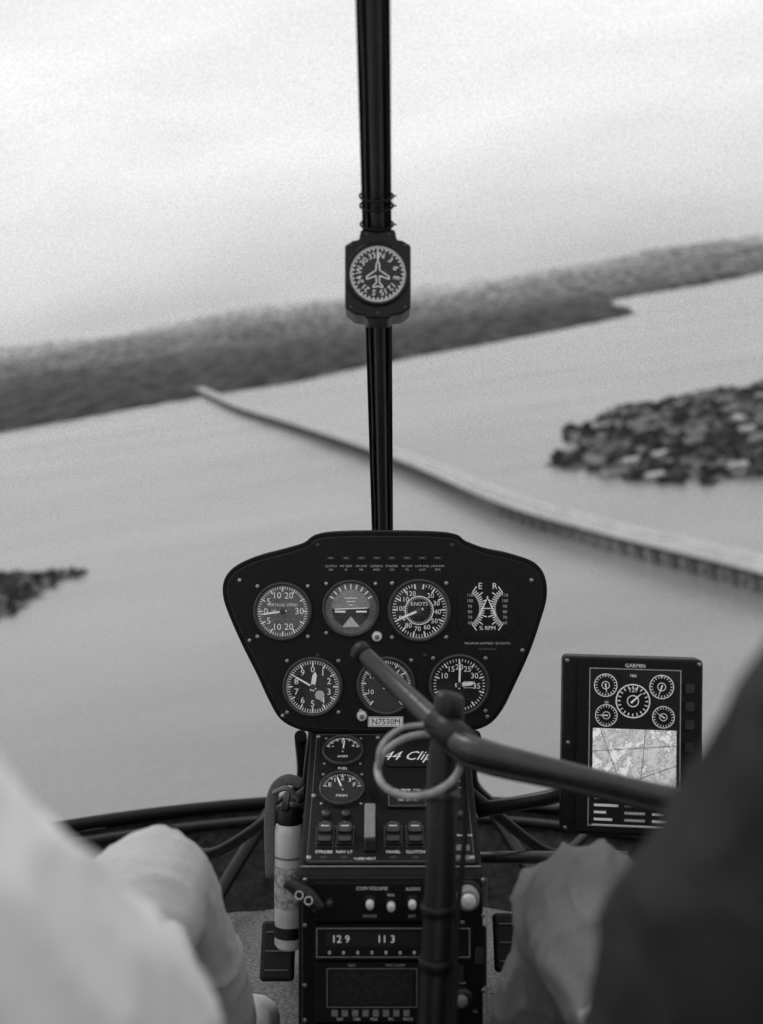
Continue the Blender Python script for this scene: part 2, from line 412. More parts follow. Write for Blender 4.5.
boxm('lever_handle', (-.0143, -.79*L, zs+.022), (.0135, .045, .01), M_sgrey, slope, .002, (rad(18), 0, 0))
tube('lever_rod', [(-.0143, -.66*L, zs+.002), (-.0143, -.72*L, zs+.016), (-.0143, -.80*L, zs+.02)], .0035, M_screw, slope)
tube('upper_lever_knob', [(-.010, -.50*L, zs), (-.010, -.56*L, zs+.018), (-.010, -.60*L, zs+.024)], [.004, .004, .0075], M_black, slope)

# avionics stack (vertical face): 1 drawing unit = 1.195 mm
rack = empty('avionics_rack', (0, 1.1895, 0), (rad(90), 0, 0), air=False); rack.parent = cons
KR = .001195
def rc(u, v): return ((u-381.5)*KR, (512-v)*KR)
g = G(); z0 = .0006
def RB(u0, v0, u1, v1, za, zb, m, c=0): 
    a, b = rc(u0, v0); c2, d = rc(u1, v1); g.box(a, b, c2, d, za, zb, m, c)
def RR(u0, v0, u1, v1, z, m):
    a, b = rc(u0, v0); c2, d = rc(u1, v1); g.rect(a, b, c2, d, z, m)
def RF(u0, v0, u1, v1, w, z, m):
    a, b = rc(u0, v0); c2, d = rc(u1, v1); g.frame(a, b, c2, d, w, z, m)
def RK(u, v, r, h, m, z): 
    a, b = rc(u, v); g.knob(a, b, r*KR, h, m, 24, z)
RB(314, 882, 448, 919, z0, .006, M_panel, .002)
RB(314, 922, 472, 956, z0, .010, M_black, .002)
RF(317, 924.5, 469, 953.5, .0007, .0103, M_offw)
RR(326, 928, 441, 943, .0104, M_lcd)
RB(314, 959, 444, 1019, z0, .008, M_black, .002)
RF(327, 965, 417, 1004, .001, .0085, M_sgrey); RR(331, 968, 413, 1001, .0084, M_dialm)
RB(314, 1022, 444, 1075, z0, .008, M_black, .002)
RR(331, 1028, 413, 1060, .0085, M_lcd)
for i in range(8):
    RB(332+i*10.2, 1006.5, 338+i*10.2, 1012, .008, .0105, M_sgrey)
for i, u in enumerate((370, 391, 412)):
    RK(u, 900+(2 if i == 1 else 0), 7 if i != 1 else 6, .004, M_black, .006); RK(u, 900+(2 if i == 1 else 0), 4.2, .014, M_knob, .006)
RK(330, 900, 4, .010, M_bezel, .006); RK(436, 888, 3, .008, M_bezel, .006)
for i in range(7): RK(330+i*14, 948.6, 1.5, .003, M_offw, .0101)
for i in range(4): RR(428, 967+i*9, 438, 969+i*9, .0084, M_offw)
RK(467, 895, 15, .004, M_black, z0); RK(467, 895, 12, .018, M_sgrey, z0); RK(467, 895, 8, .024, M_knob, z0)
RB(450, 925, 486, 985, z0, .004, M_panel, .002)
RB(474, 945, 483, 960, .004, .010, M_bezel, .001); RB(455, 962, 463, 978, .004, .011, M_bezel, .001)
RK(461, 995, 11, .012, M_bezel, z0); RK(461, 995, 6, .018, M_sgrey, z0); RK(461, 1040, 9, .012, M_bezel, z0)
for (u, v) in ((305, 880), (305, 925), (305, 985), (483, 880), (483, 915), (483, 990), (305, 1020), (318, 886), (443, 915)): RK(u, v, 2.2, .0015, M_screw, z0+.0001)
RF(302, 877, 487, 1080, .0006, z0+.0001, M_dim)
g.build('radio_faces', rack)
def RT(s, u, v, size, m, z=.0108): a, b = rc(u, v); text(rack, s, a, b, z, size, m)
RT('12 9', 341, 935.5, .0125, M_digit); RT('11 3', 386, 935.5, .0125, M_digit)
RT('COM VOLUME', 372, 886.5, .0058, M_white, .0064); RT('ISOL', 391, 893, .0045, M_white, .0064); RT('AUDIO', 413, 887, .0055, M_white, .0064)
RT('PHONE', 370, 914, .0050, M_offw, .0064); RT('EXT', 412, 914, .0050, M_offw, .0064); RT('NAV', 352, 962, .0045, M_offw, .0088); RT('VHF COMM', 395, 962, .0045, M_offw, .0088)
for i, s in enumerate(('CDI', 'OBS', 'MSG', 'FPL', 'PROC')): RT(s, 340+i*17, 1015.5, .0045, M_white, .0088)
RT('FUEL', 461, 921, .0045, M_white, .003); RT('PUSH', 461, 980.5, .0045, M_white, .006); RT('SQ', 475, 1010, .0045, M_offw, .003)
text(slope, 'ENGINE ALTERNATOR', .092, -.80*L, zs+.0006, .0042, M_white)
lv = tube('latch_lever', [(-.112, 1.185, -.440), (-.088, 1.172, -.450), (-.070, 1.165, -.466)], [.008, .0095, .007], M_stick, cons)
g = G(); g.arc(0, 0, .004, .005, 0, 360, 0, M_white, 20); g.arc(.011, -.006, .004, .005, 0, 360, 0, M_white, 20); o = g.build('latch_mark', cons); o.location = (-.096, 1.160, -.4465); o.rotation_euler = (rad(80), 0, 0)

# ------------------------------------------------------------------ windshield frame: centre bar, rim, struts
wf = empty('windshield_frame', (0, 0, 0))
b0 = Vector((.0016, 1.6, -.029)); b1 = Vector((-.0083, .97, .4986)); bd = (b1-b0)
def bp(t, off=0.0, back=0.0):
    nrm = Vector((0, -bd.z, bd.y)).normalized()
    if nrm.z > 0: nrm = -nrm
    return b0+bd*t+Vector((off, 0, 0))+nrm*back
def strip(name, x0, x1, k0, k1, m):
    v = []
    for t in (-.45, 1.5):
        for (x, k) in ((x0, k0), (x1, k0), (x1, k1), (x0, k1)): v.append(tuple(bp(t, x, k)))
    f = [(0, 1, 2, 3), (7, 6, 5, 4), (0, 4, 5, 1), (1, 5, 6, 2), (2, 6, 7, 3), (3, 7, 4, 0)]
    return solid(name, v, f, m, wf, .001)
strip('bar_web', -.017, .017, 0, .008, M_frame)
strip('bar_edge_strip', -.0168, -.0135, .0082, .011, M_frame)
tube('bar_cover', [tuple(bp(t, .001, .0095)) for t in (-.45, 0, .5, 1, 1.5)], .0085, M_tube, wf, n=16)
strip('bar_edge_strip_2', .0135, .0165, .0082, .010, M_frame)
tube('bar_cable', [tuple(bp(t, .0118+.0012*math.sin(t*17), .0105)) for t in [i*.1 for i in range(-4, 15)]], .0020, M_black, wf, n=8)
tube('bar_cable_2', [tuple(bp(t, -.0115+.0006*math.sin(t*23), .0100)) for t in [i*.1 for i in range(-4, 15)]], .0014, M_framel, wf, n=8)
for t in (.700, .730, .745):
    lo = [tuple(bp(t, .019*math.cos(a), .009+.0115*math.sin(a))) for a in [2*math.pi*i/24 for i in range(25)]]
    tube('cable_tie', lo, .0014, M_black, wf, n=6, smooth=False)
    tube('cable_tie_tail', [tuple(bp(t, .018, .010)), tuple(bp(t+.005, .021, .016)), tuple(bp(t+.009, .022, .020))], .001, M_black, wf, n=6)
rim = [(-.95, 1.62), (-.8, 1.78), (-.6, 1.94), (-.4, 2.05), (-.2, 2.12), (0, 2.15), (.2, 2.12), (.4, 2.05), (.6, 1.94), (.8, 1.78), (.95, 1.62)]
rimp = [(x, y, -.620+.015*abs(x)) for x, y in rim]
tube('rim', rimp, .013, M_frame, wf)
tube('rim_seal', [(x, y-.03, z-.026) for x, y, z in rimp], .010, M_tube, wf)
tube('bar_lower', [tuple(bp(-.44, 0, .004)), (.003, 2.03, -.43), (.003, 2.12, -.6)], .016, M_frame, wf)
for s in (-1, 1):
    tube('strut', [(s*.14+.01, 1.60, -.36), (s*.16+.01, 1.85, -.50), (s*.22+.01, 2.04, -.60)], .010, M_frame, wf)
    tube('floor_strut', [(s*.235, 2.06, -.625), (s*.30, 1.80, -.70), (s*.33, 1.55, -.745)], .014, M_frame, wf)
    tube('panel_support', [(s*.10+.01, 1.46, -.28), (s*.125+.01, 1.62, -.42), (s*.15+.01, 1.85, -.60)], .012, M_frame, wf)
    tube('panel_support_2', [(s*.12+.01, 1.50, -.42), (s*.30, 1.75, -.60), (s*.42, 1.98, -.63)], .009, M_frame, wf)
tube('cross_tube', [(.08, 1.62, -.562), (.40, 1.62, -.562)], .010, M_tube, wf)
tube('cross_tube_2', [(.09, 1.72, -.50), (.42, 1.78, -.53)], .006, M_framel, wf)

ws_prof = [(2.16, -.615), (2.10, -.48), (1.95, -.30), (1.645, -.03), (1.33, .235), (1.015, .50), (.7, .74)]
pr = catmull([Vector(p) for p in ws_prof], False, 6)
v = []; f = []; nx = 25
for p in pr:
    for i in range(nx):
        x = -.95+1.9*i/(nx-1); v.append((x, p[0]-.55*x*x*(.95+.05*abs(x)), p[1]-.02*x*x))
for j in range(len(pr)-1):
    for i in range(nx-1): f.append((j*nx+i, j*nx+i+1, (j+1)*nx+i+1, (j+1)*nx+i))
wsd = solid('windshield', v, f, M_wind, None, 0, True); AIR.append(wsd)

# ------------------------------------------------------------------ nose shell and floor
v = []; f = []
shell = catmull([Vector((p[0], p[1])) for p in rim], False, 4)
rows = 10
for j in range(rows+1):
    t = j/rows
    for p in shell:
        k = 1-.22*math.sin(t*math.pi/2)**1.3
        v.append((p.x*(1-.12*t), 1.0+(p.y-1.0)*k, -.625-.13*math.sin(t*math.pi/2)+.004*noise.noise(Vector((p.x*14, p.y*14, t*5)))))
ns = len(shell)
for j in range(rows):
    for i in range(ns-1): f.append((j*ns+i, (j+1)*ns+i, (j+1)*ns+i+1, j*ns+i+1))
nose = solid('nose_shell', v, f, M_nose, None, 0, True); AIR.append(nose)
v = []; f = []
nx, ny = 40, 50
for j in range(ny+1):
    for i in range(nx+1):
        x = -.8+1.6*i/nx; y = -.4+2.3*j/ny
        v.append((x, y, -.75+.003*noise.noise(Vector((x*9, y*9, 0)))))
for j in range(ny):
    for i in range(nx):
        a = j*(nx+1)+i; f.append((a, a+1, a+nx+2, a+nx+1))
fl = solid('cabin_floor', v, f, M_floor, None, 0, True); AIR.append(fl)

def pedal(x, y):
    e = empty('rudder_pedal', (x, y, -.69))
    boxm('pad', (0, 0, .02), (.052, .014, .085), M_black, e, .006, (rad(-25), 0, 0))
    for k in range(3): boxm('rib', (0, -.010+.47*(k*.024-.024), .0+k*.024), (.036, .003, .003), M_framel, e, .001, (rad(-25), 0, 0))
    tube('arm', [(0, .01, .02), (0, .06, -.01), (0, .12, -.055)], .009, M_tube, e)
    return e
for x, y in ((-.158, 1.52), (-.34, 1.56), (.20, 1.55), (.38, 1.50)): pedal(x, y)

# ------------------------------------------------------------------ bottle strapped to the console side
ex = empty('fire_extinguisher', (-.131, 1.42, -.62))
g = G(); g.lathe(0, 0, [(.001, 0), (.018, .001), (.0215, .006), (.0215, .166), (.0195, .174), (.017, .177)], M_bottle, 32)
g.lathe(0, 0, [(.0218, .060), (.0219, .061), (.0219, .118), (.0218, .119)], M_label, 32)
g.lathe(0, 0, [(.0175, .177), (.0185, .180), (.0185, .196), (.016, .202), (.001, .203)], M_stick, 32)
g.build('cylinder', ex)
g = G(); g.lathe(0, 0, [(.0224, .130), (.0224, .133)], M_dim, 32); g.lathe(0, 0, [(.0226, .018), (.0226, .034)], M_black, 32); g.build('bands', ex)
boxm('valve_lever', (-.004, -.012, .210), (.010, .050, .006), M_black, ex, .002, (rad(12), 0, 0))
tube('strap', [(-.026, -.004, .10), (-.028, -.004, .18), (-.022, .0, .222), (-.004, .0, .238), (.018, 0, .232)], .008, M_strap, ex, flat=.3)
tube('strap_tail', [(-.020, -.018, .225), (-.002, -.022, .232), (.014, -.018, .215)], .009, M_strap, ex, flat=.4)
boxm('bracket', (.021, 0, .1), (.006, .03, .17), M_frame, ex, .002)

# ------------------------------------------------------------------ compass on the centre bar
cmp_ = empty('magnetic_compass', (-.0042, 1.150, .2745), (rad(90), 0, 0))
U = .001155
def pts(l): return [(a*U, b*U) for a, b in l]
g = G()
g.prism(pts([(-33, -33), (-24, -40), (-14, -41), (-12, -44), (12, -44), (14, -41), (24, -40), (33, -33), (33, 29), (25, 34), (19, 35), (17, 45), (-17, 45), (-19, 35), (-25, 34), (-33, 29)]), -.06, 0, M_frame)
g.build('housing', cmp_, .0025)
g = G()
r = 31*U
g.lathe(0, 0, [(r*1.03, .0), (r*1.02, .004), (r*.97, .005), (r*.93, .001)], M_frame, 48)
g.disc(0, 0, r*.94, .0012, M_dial)
for i in range(72):
    g.tick(0, 0, r*(.76 if i % 2 == 0 else .82), r*.9, i*5, r*.04, .0016, M_white)
pl = [(0, .42), (.05, .32), (.06, .12), (.36, -.08), (.36, -.17), (.06, -.06), (.045, -.28), (.15, -.38), (.15, -.44), (0, -.39)]
pl = [(a*r, b*r) for a, b in pl]; pl = pl+[(-a, b) for a, b in pl[::-1]][1:-1]
for i in range(len(pl)):
    a = pl[i]; b = pl[(i+1) % len(pl)]
    g.line(a[0], a[1], b[0], b[1], r*.032, .0022, M_white)
g.line(0, r*.44, 0, r*.74, r*.05, .0022, M_white)
for (a, b) in ((-27, 29), (27, 29), (-27, -33), (27, -33), (-11, 40), (11, 40), (0, -39)): g.knob(a*U, b*U, 1.8*U, .0012, M_bezel, 12, .0)
g.build('dial', cmp_)
for i, s in enumerate(['N', '3', '6', 'E', '12', '15', 'S', '21', '24', 'W', '30', '33']):
    a = i*30+12; text(cmp_, s, math.sin(rad(a))*r*.60, math.cos(rad(a))*r*.60, .002, r*.27, M_white, -rad(a))
g = G(); g.disc(0, 0, r*.95, .0042, M_gglass); g.build('glass', cmp_)

# ------------------------------------------------------------------ GPS unit on its arm
KG = 1.32/996
gp = empty('gps_display', ((633-381.5)*KG, 1.32, (512-746)*KG), (rad(88), rad(1.0), rad(-5)))
def gc(u, v): return ((u-633)*KG, (746-v)*KG)
M_map = bpy.data.materials.new('map_screen'); M_map.use_nodes = True
nt = M_map.node_tree; b = nt.nodes['Principled BSDF']
tc = nt.nodes.new('ShaderNodeTexCoord')
nn = nt.nodes.new('ShaderNodeTexNoise'); nn.inputs['Scale'].default_value = 55; nn.inputs['Detail'].default_value = 10; nn.inputs['Roughness'].default_value = .8
nt.links.new(tc.outputs['Object'], nn.inputs['Vector'])
r2 = nt.nodes.new('ShaderNodeValToRGB'); ramp(r2, ((.3, .8), (.46, .75), (.49, .15), (.52, .5), (.62, .6), (.75, .3)))
nt.links.new(nn.outputs['Fac'], r2.inputs['Fac'])
nt.links.new(r2.outputs[0], b.inputs['Base Color']); nt.links.new(r2.outputs[0], b.inputs['Emission Color']); b.inputs['Emission Strength'].default_value = .45; b.inputs['Roughness'].default_value = .3
g = G()
a, b_ = gc(563, 658); c, d = gc(701, 836)
g.box(a, b_, c, d, -.03, 0, M_black, .004); g.build('body', gp, .003)
g = G()
def GR(u0, v0, u1, v1, z, m): a, b = gc(u0, v0); c, d = gc(u1, v1); g.rect(a, b, c, d, z, m)
def GB(u0, v0, u1, v1, z0, z1, m, c=0): a, b = gc(u0, v0); e, d = gc(u1, v1); g.box(a, b, e, d, z0, z1, m, c)
GB(577, 663, 697, 832, .0005, .003, M_panel, .003)
GR(590, 670, 678, 825, .0033, M_lcd)
a, b_ = gc(589, 669); c, d = gc(679, 826); g.frame(a, b_, c, d, .001, .0036, M_offw)
GR(593, 729, 675, 786, .0037, M_map)
for (u, v, u2, v2) in ((600, 729, 622, 786), (593, 752, 675, 744), (645, 729, 640, 786), (618, 786, 675, 764)):
    a, b_ = gc(u, v); c, d = gc(u2, v2); g.line(a, b_, c, d, .0008, .0039, M_dim)
for k in range(5):
    GR(595, 790+k*7, 607+6*((k*7) % 3), 792.5+k*7, .0038, M_white); GR(625, 790+k*7, 645, 792.5+k*7, .0038, M_offw); GR(652, 790+k*7, 664+3*(k % 3), 792.5+k*7, .0038, M_white)
GR(593, 787, 675, 788, .0038, M_offw); GR(593, 824, 675, 825, .0038, M_white)
for (u, v, rr) in ((605, 686, 11.5), (632, 701, 17), (660, 686, 12), (606, 716, 11), (662, 716, 11)):
    a, b_ = gc(u, v); rr *= KG
    g.disc(a, b_, rr, .0040, M_dial); g.arc(a, b_, rr*.94, rr, 0, 360, .0043, M_digit, 30)
    for i in range(20): g.tick(a, b_, rr*.72, rr*.9, i*18, rr*.05, .0043, M_digit)
    an = (u*7+v*3) % 360; g.tick(a, b_, -rr*.15, rr*.68, an, rr*.12, .0046, M_digit, rr*.03)
    g.arc(a, b_, rr*.3, rr*.35, 0, 360, .0043, M_digit, 20)
for v in (682, 700, 718, 740, 762, 784):
    GB(683, v, 692, v+9, .003, .0055, M_bezel, .001)
a, b_ = gc(688, 806); g.knob(a, b_, 5*KG, .01, M_bezel, 20, .003)
for (u, v) in ((567, 663), (567, 830), (697, 663), (569, 745)): a, b_ = gc(u, v); g.knob(a, b_, 2*KG, .001, M_screw, 10, .0)
g.build('screen_face', gp)
a, b_ = gc(634, 666); text(gp, 'GARMIN', a, b_, .0036, .007, M_white)
for (s, u, v, sz) in (('129', 632, 690, .008), ('KT', 605, 676, .004), ('FT', 660, 676, .004), ('GS', 606, 703, .0045), ('TRK', 632, 676, .005)): a, b_ = gc(u, v); text(gp, s, a, b_, .005, sz, M_digit)
tube('arm', [(-.02, -.03, -.03), (-.08, -.09, -.10), (-.20, -.13, -.14)], .011, M_tube, gp)
boxm('arm_clamp', (-.02, -.03, -.038), (.05, .06, .018), M_black, gp, .004)

# ------------------------------------------------------------------ cyclic
cy = empty('cyclic_stick', (0, 0, 0))
tube('crossbar', [(-.0248, 1.15, -.1593), (.0204, 1.10, -.1944), (.0702, 1.02, -.2284), (.0969, .98, -.2361), (.1703, .95, -.248), (.2554, .93, -.2642), (.36, .89, -.275)],
     [.0095, .0105, .013, .0135, .0115, .011, .011], M_tube, cy, n=20, k=8)
tube('crossbar_end', [(-.026, 1.152, -.158), (-.019, 1.143, -.165)], .0112, M_black, cy)
tube('crossbar_wire', [(-.015, 1.135, -.180), (.03, 1.082, -.213), (.07, 1.005, -.244), (.10, .965, -.251), (.17, .935, -.259), (.2554, .915, -.2752), (.35, .88, -.285)], .003, M_black, cy)
tube('stick', [(.068, 1.035, -.215), (.064, 1.03, -.26), (.060, 1.01, -.36), (.053, .99, -.50), (.046, .96, -.75)], [.012, .0165, .0155, .0165, .017], M_stick, cy, n=20)
tube('hub', [(.071, 1.03, -.187), (.070, 1.03, -.192), (.069, 1.03, -.225)], [.012, .0155, .0165], M_stick, cy, n=20, smooth=False)
tube('clamp', [(.056, 1.035, -.215), (.088, 1.0, -.238)], .0165, M_stick, cy, n=20)
for z in (-.29, -.40, -.45): 
    xx = .064+(z+.25)*.045; yy = 1.03+(z+.26)*.18
    tube('collar', [(xx, yy, z-.006), (xx, yy, z+.006)], .0180, M_bezel if z > -.3 else M_black, cy)
tube('wire', [(.078, 1.00, -.225), (.085, 1.0, -.30), (.076, .99, -.40), (.070, .97, -.52), (.06, .95, -.7)], .003, M_black, cy)
tube('grip', [(.355, .892, -.285), (.362, .885, -.25), (.366, .878, -.19)], [.015, .017, .014], M_black, cy)
tube('handgrip_left', [(.345, .90, -.272), (.40, .87, -.278)], .014, M_black, cy)
rg = []
for i in range(41):
    a = 2*math.pi*i/40; rg.append((.0385+.0425*math.cos(a), 1.03+.033*math.sin(a)-.02, -.256+.0225*math.sin(a)+.006*math.cos(a)))
rr = empty('cable_ring', (0, 0, 0)); tube('loop', rg, .0038, M_ring, rr, smooth=False, n=12)
tube('lead', [(-.003, 1.01, -.262), (.0, 1.0, -.235), (.02, 1.02, -.222), (.05, 1.03, -.22)], .003, M_ring, rr)

col = empty('collective_lever', (0, 0, 0))
tube('lever', [(.13, .05, -.68), (.13, .35, -.58), (.13, .60, -.47)], .014, M_tube, col); tube('grip', [(.13, .60, -.47), (.13, .72, -.42)], .019, M_black, col)

# ------------------------------------------------------------------ seats
for s in (-1, 1):
    e = empty('helicopter_seat', (s*.40, 0, 0))
    boxm('cushion', (0, .50, -.60), (.44, .50, .12), M_seat, e, .04)
    boxm('base', (0, .48, -.70), (.40, .44, .10), M_frame, e, .01)
    boxm('backrest', (0, .17, -.28), (.42, .10, .62), M_seat, e, .04, (rad(8), 0, 0))

# ------------------------------------------------------------------ people
def person(name, limbs, mats, fold=.004):
    root = empty(name, (0, 0, 0))
    sph = []
    for pts_, rs, mi in limbs:
        for i in range(len(pts_)-1):
            a = Vector(pts_[i]); b = Vector(pts_[i+1]); n = max(2, int((b-a).length/max(.004, min(rs[i], rs[i+1])*.35)))
            for j in range(n+1):
                t = j/n; sph.append((a.lerp(b, t), rs[i]+(rs[i+1]-rs[i])*t, mi))
    bm0 = bmesh.new(); bmesh.ops.create_icosphere(bm0, subdivisions=2, radius=1)
    bv = [v.co.copy() for v in bm0.verts]; bf = [[v.index for v in f.verts] for f in bm0.faces]; bm0.free()
    V = []; F = []
    for c, r, mi in sph:
        k = len(V); V += [tuple(c+q*r) for q in bv]; F += [[i+k for i in f] for f in bf]
    me = bpy.data.meshes.new(name+'_raw'); me.from_pydata(V, [], F)
    ob = bpy.data.objects.new('body', me); COL.objects.link(ob)
    md = ob.modifiers.new('r', 'REMESH'); md.mode = 'VOXEL'; md.voxel_size = .006
    sm = ob.modifiers.new('s', 'SMOOTH'); sm.factor = .5; sm.iterations = 5
    dg = bpy.context.evaluated_depsgraph_get(); me2 = bpy.data.meshes.new_from_object(ob.evaluated_get(dg))
    ob.modifiers.clear(); ob.data = me2
    kd = KDTree(len(sph))
    for i, (c, r, mi) in enumerate(sph): kd.insert(c, i)
    kd.balance()
    me2.materials.clear()
    for m in mats: me2.materials.append(m)
    def tag(co):
        best = None; bd = 1e9
        for c, i, d in kd.find_n(co, 14):
            q = d-sph[i][1]
            if q < bd: bd = q; best = sph[i][2]
        return best
    cloth = {0, 1}
    nr = [v.normal.copy() for v in me2.vertices]
    for v, nn_ in zip(me2.vertices, nr):
        mi = tag(v.co)
        if mi in cloth:
            p = v.co
            w = noise.noise(Vector((p.x*16, p.y*11, p.z*16)))
            # long soft creases that run obliquely along the limb
            q = Vector((p.x*22+7+(p.z-p.y)*3, p.y*5+p.z*5, (p.z+p.y)*5)); q += Vector((0, 0, 1.0*noise.noise(p*7)))
            rid = math.exp(-abs(noise.noise(q))*9)
            q2 = Vector((p.x*12+1, p.y*9-p.z*7+5, (p.z+p.y)*20)); rid2 = math.exp(-abs(noise.noise(q2))*11)
            v.co += nn_*(fold*.8*w+fold*1.4*rid+fold*.6*rid2)
    for p in me2.polygons:
        p.material_index = min(tag(p.center), len(mats)-1); p.use_smooth = True
    ob.parent = root
    return root

def hand(wr, dirv, up, side, curl=.5, mi=2):
    d = Vector(dirv).normalized(); u = Vector(up); u = (u-d*u.dot(d)).normalized(); s = d.cross(u)*side; w = Vector(wr)
    L = []
    for k in (-.027, -.009, .009, .027):
        L.append(([w+d*.01+s*k*.6, w+d*.085+s*k], [.016, .011], mi))
    ln = [.062, .074, .080, .070]
    for k, l in zip((-.030, -.010, .010, .030), ln):
        p = w+d*.088+s*k; pts_ = [p]; a = 0
        for seg in (.45, .32, .23):
            a += curl*.9; p = p+(d*math.cos(a)-u*math.sin(a))*l*seg; pts_.append(p)
        L.append((pts_, [.0095, .0088, .0082, .0072], mi))
    p0 = w+d*.03+s*.024; p1 = p0+(s*.6+d*.7-u*.3).normalized()*.038; p2 = p1+(d*.9-u*.4+s*.1).normalized()*.030
    L.append(([w+d*.015+s*.01, p0, p1, p2], [.016, .014, .0105, .0085], mi))
    return L

def head_limbs(c, yaw, sk=2, hr=3):
    c = Vector(c); f = Vector((math.sin(yaw), math.cos(yaw), 0)); s = Vector((f.y, -f.x, 0)); u = Vector((0, 0, 1))
    L = [([c-f*.03+u*.02, c+f*.02+u*.02], [.078, .072], sk), ([c+f*.03-u*.035, c+f*.035-u*.075], [.052, .036], sk), ([c+f*.07-u*.085, c+f*.066-u*.085], [.022, .022], sk),
         ([c+f*.088+u*.012, c+f*.108-u*.022], [.009, .012], sk), ([c+f*.085-s*.013-u*.052, c+f*.085+s*.013-u*.052], [.010, .010], 4),
         ([c-f*.05+u*.045, c+f*.01+u*.06], [.074, .066], hr), ([c-f*.06-u*.01, c-f*.06+u*.03], [.062, .07], hr)]
    for q in (-1, 1):
        L.append(([c+s*q*.079-u*.02-f*.01, c+s*q*.082+u*.015-f*.012], [.010, .013], sk))
        L.append(([c+s*q*.030+f*.082+u*.004, c+s*q*.032+f*.083+u*.004], [.0075, .0075], 5))
    return L

def headset(parent, c):
    c = Vector(c)
    tube('headband', [tuple(c+Vector((math.cos(a)*.098, -.01, .02+math.sin(a)*.115))) for a in [math.pi*i/16 for i in range(17)]], .008, M_black, parent)
    for q in (-1, 1): tube('earcup', [tuple(c+Vector((q*.078, -.01, 0))), tuple(c+Vector((q*.112, -.01, 0)))], [.036, .030], M_black, parent, n=20)
    tube('microphone_boom', [tuple(c+Vector((-.10, 0, -.01))), tuple(c+Vector((-.085, .08, -.05))), tuple(c+Vector((-.03, .115, -.06)))], [.003, .003, .008], M_black, parent)

mW = [M_shirtw, M_short, M_skin, M_hair, M_lip, M_eye, M_shoe]
X = -.39
body = [
    ([(X-.09, .36, -.49), (X+.09, .36, -.49)], [.105, .105], 1),
    ([(X-.07, .34, -.42), (X-.09, .34, -.22), (X-.10, .33, -.08)], [.10, .10, .09], 0), ([(X+.07, .34, -.42), (X+.08, .34, -.22), (X+.09, .33, -.08)], [.10, .10, .09], 0),
    ([(X, .36, -.40), (X, .35, -.10), (X, .33, .01)], [.11, .11, .07], 0),
    ([(X-.17, .33, -.025), (X, .33, .02), (X+.15, .33, -.045)], [.065, .06, .066], 0),
    ([(X, .335, .02), (X, .35, .13)], [.052, .05], 2),
    ([(X+.15, .33, -.045), (-.198, .37, -.125), (-.155, .42, -.205)], [.066, .060, .057], 0), ([(-.155, .42, -.205), (-.137, .48, -.245), (-.140, .58, -.310)], [.057, .052, .046], 0),
    ([(-.140, .58, -.310), (-.150, .67, -.32)], [.028, .022], 2),
    ([(X-.17, .33, -.025), (X-.20, .38, -.16), (X-.19, .45, -.29)], [.066, .055, .05], 0), ([(X-.19, .45, -.29), (X-.15, .60, -.34), (X-.12, .70, -.35)], [.05, .042, .034], 0),
    ([(X-.12, .70, -.35), (X-.115, .73, -.35)], [.025, .022], 2),
    ([(X+.09, .40, -.49), (-.25, .78, -.425), (-.224, .97, -.368)], [.098, .078, .060], 1),
    ([(-.224, .97, -.368), (-.218, 1.02, -.40), (-.207, 1.09, -.48), (-.192, 1.20, -.61)], [.060, .054, .050, .040], 1),
    ([(X-.09, .40, -.49), (-.52, .78, -.425), (-.53, .97, -.372)], [.098, .078, .066], 1),
    ([(-.53, .97, -.372), (-.53, 1.02, -.41), (-.53, 1.08, -.50), (-.53, 1.18, -.64)], [.066, .058, .054, .045], 1),
    ([(-.192, 1.20, -.62), (-.188, 1.23, -.66)], [.036, .040], 6), ([(-.186, 1.20, -.69), (-.180, 1.26, -.655), (-.172, 1.38, -.705)], [.044, .044, .034], 6),
    ([(-.53, 1.19, -.67), (-.53, 1.20, -.70), (-.53, 1.34, -.715)], [.038, .040, .032], 6),
]
body += hand((-.150, .67, -.322), (-.42, 1, -.01), (0, .1, 1), -1, .25)
body += hand((X-.115, .73, -.35), (.1, 1, -.05), (0, .1, 1), 1, .25)
body += head_limbs((X, .37, .23), rad(5))
p1 = person('passenger', body, mW); headset(p1, (X, .37, .23))

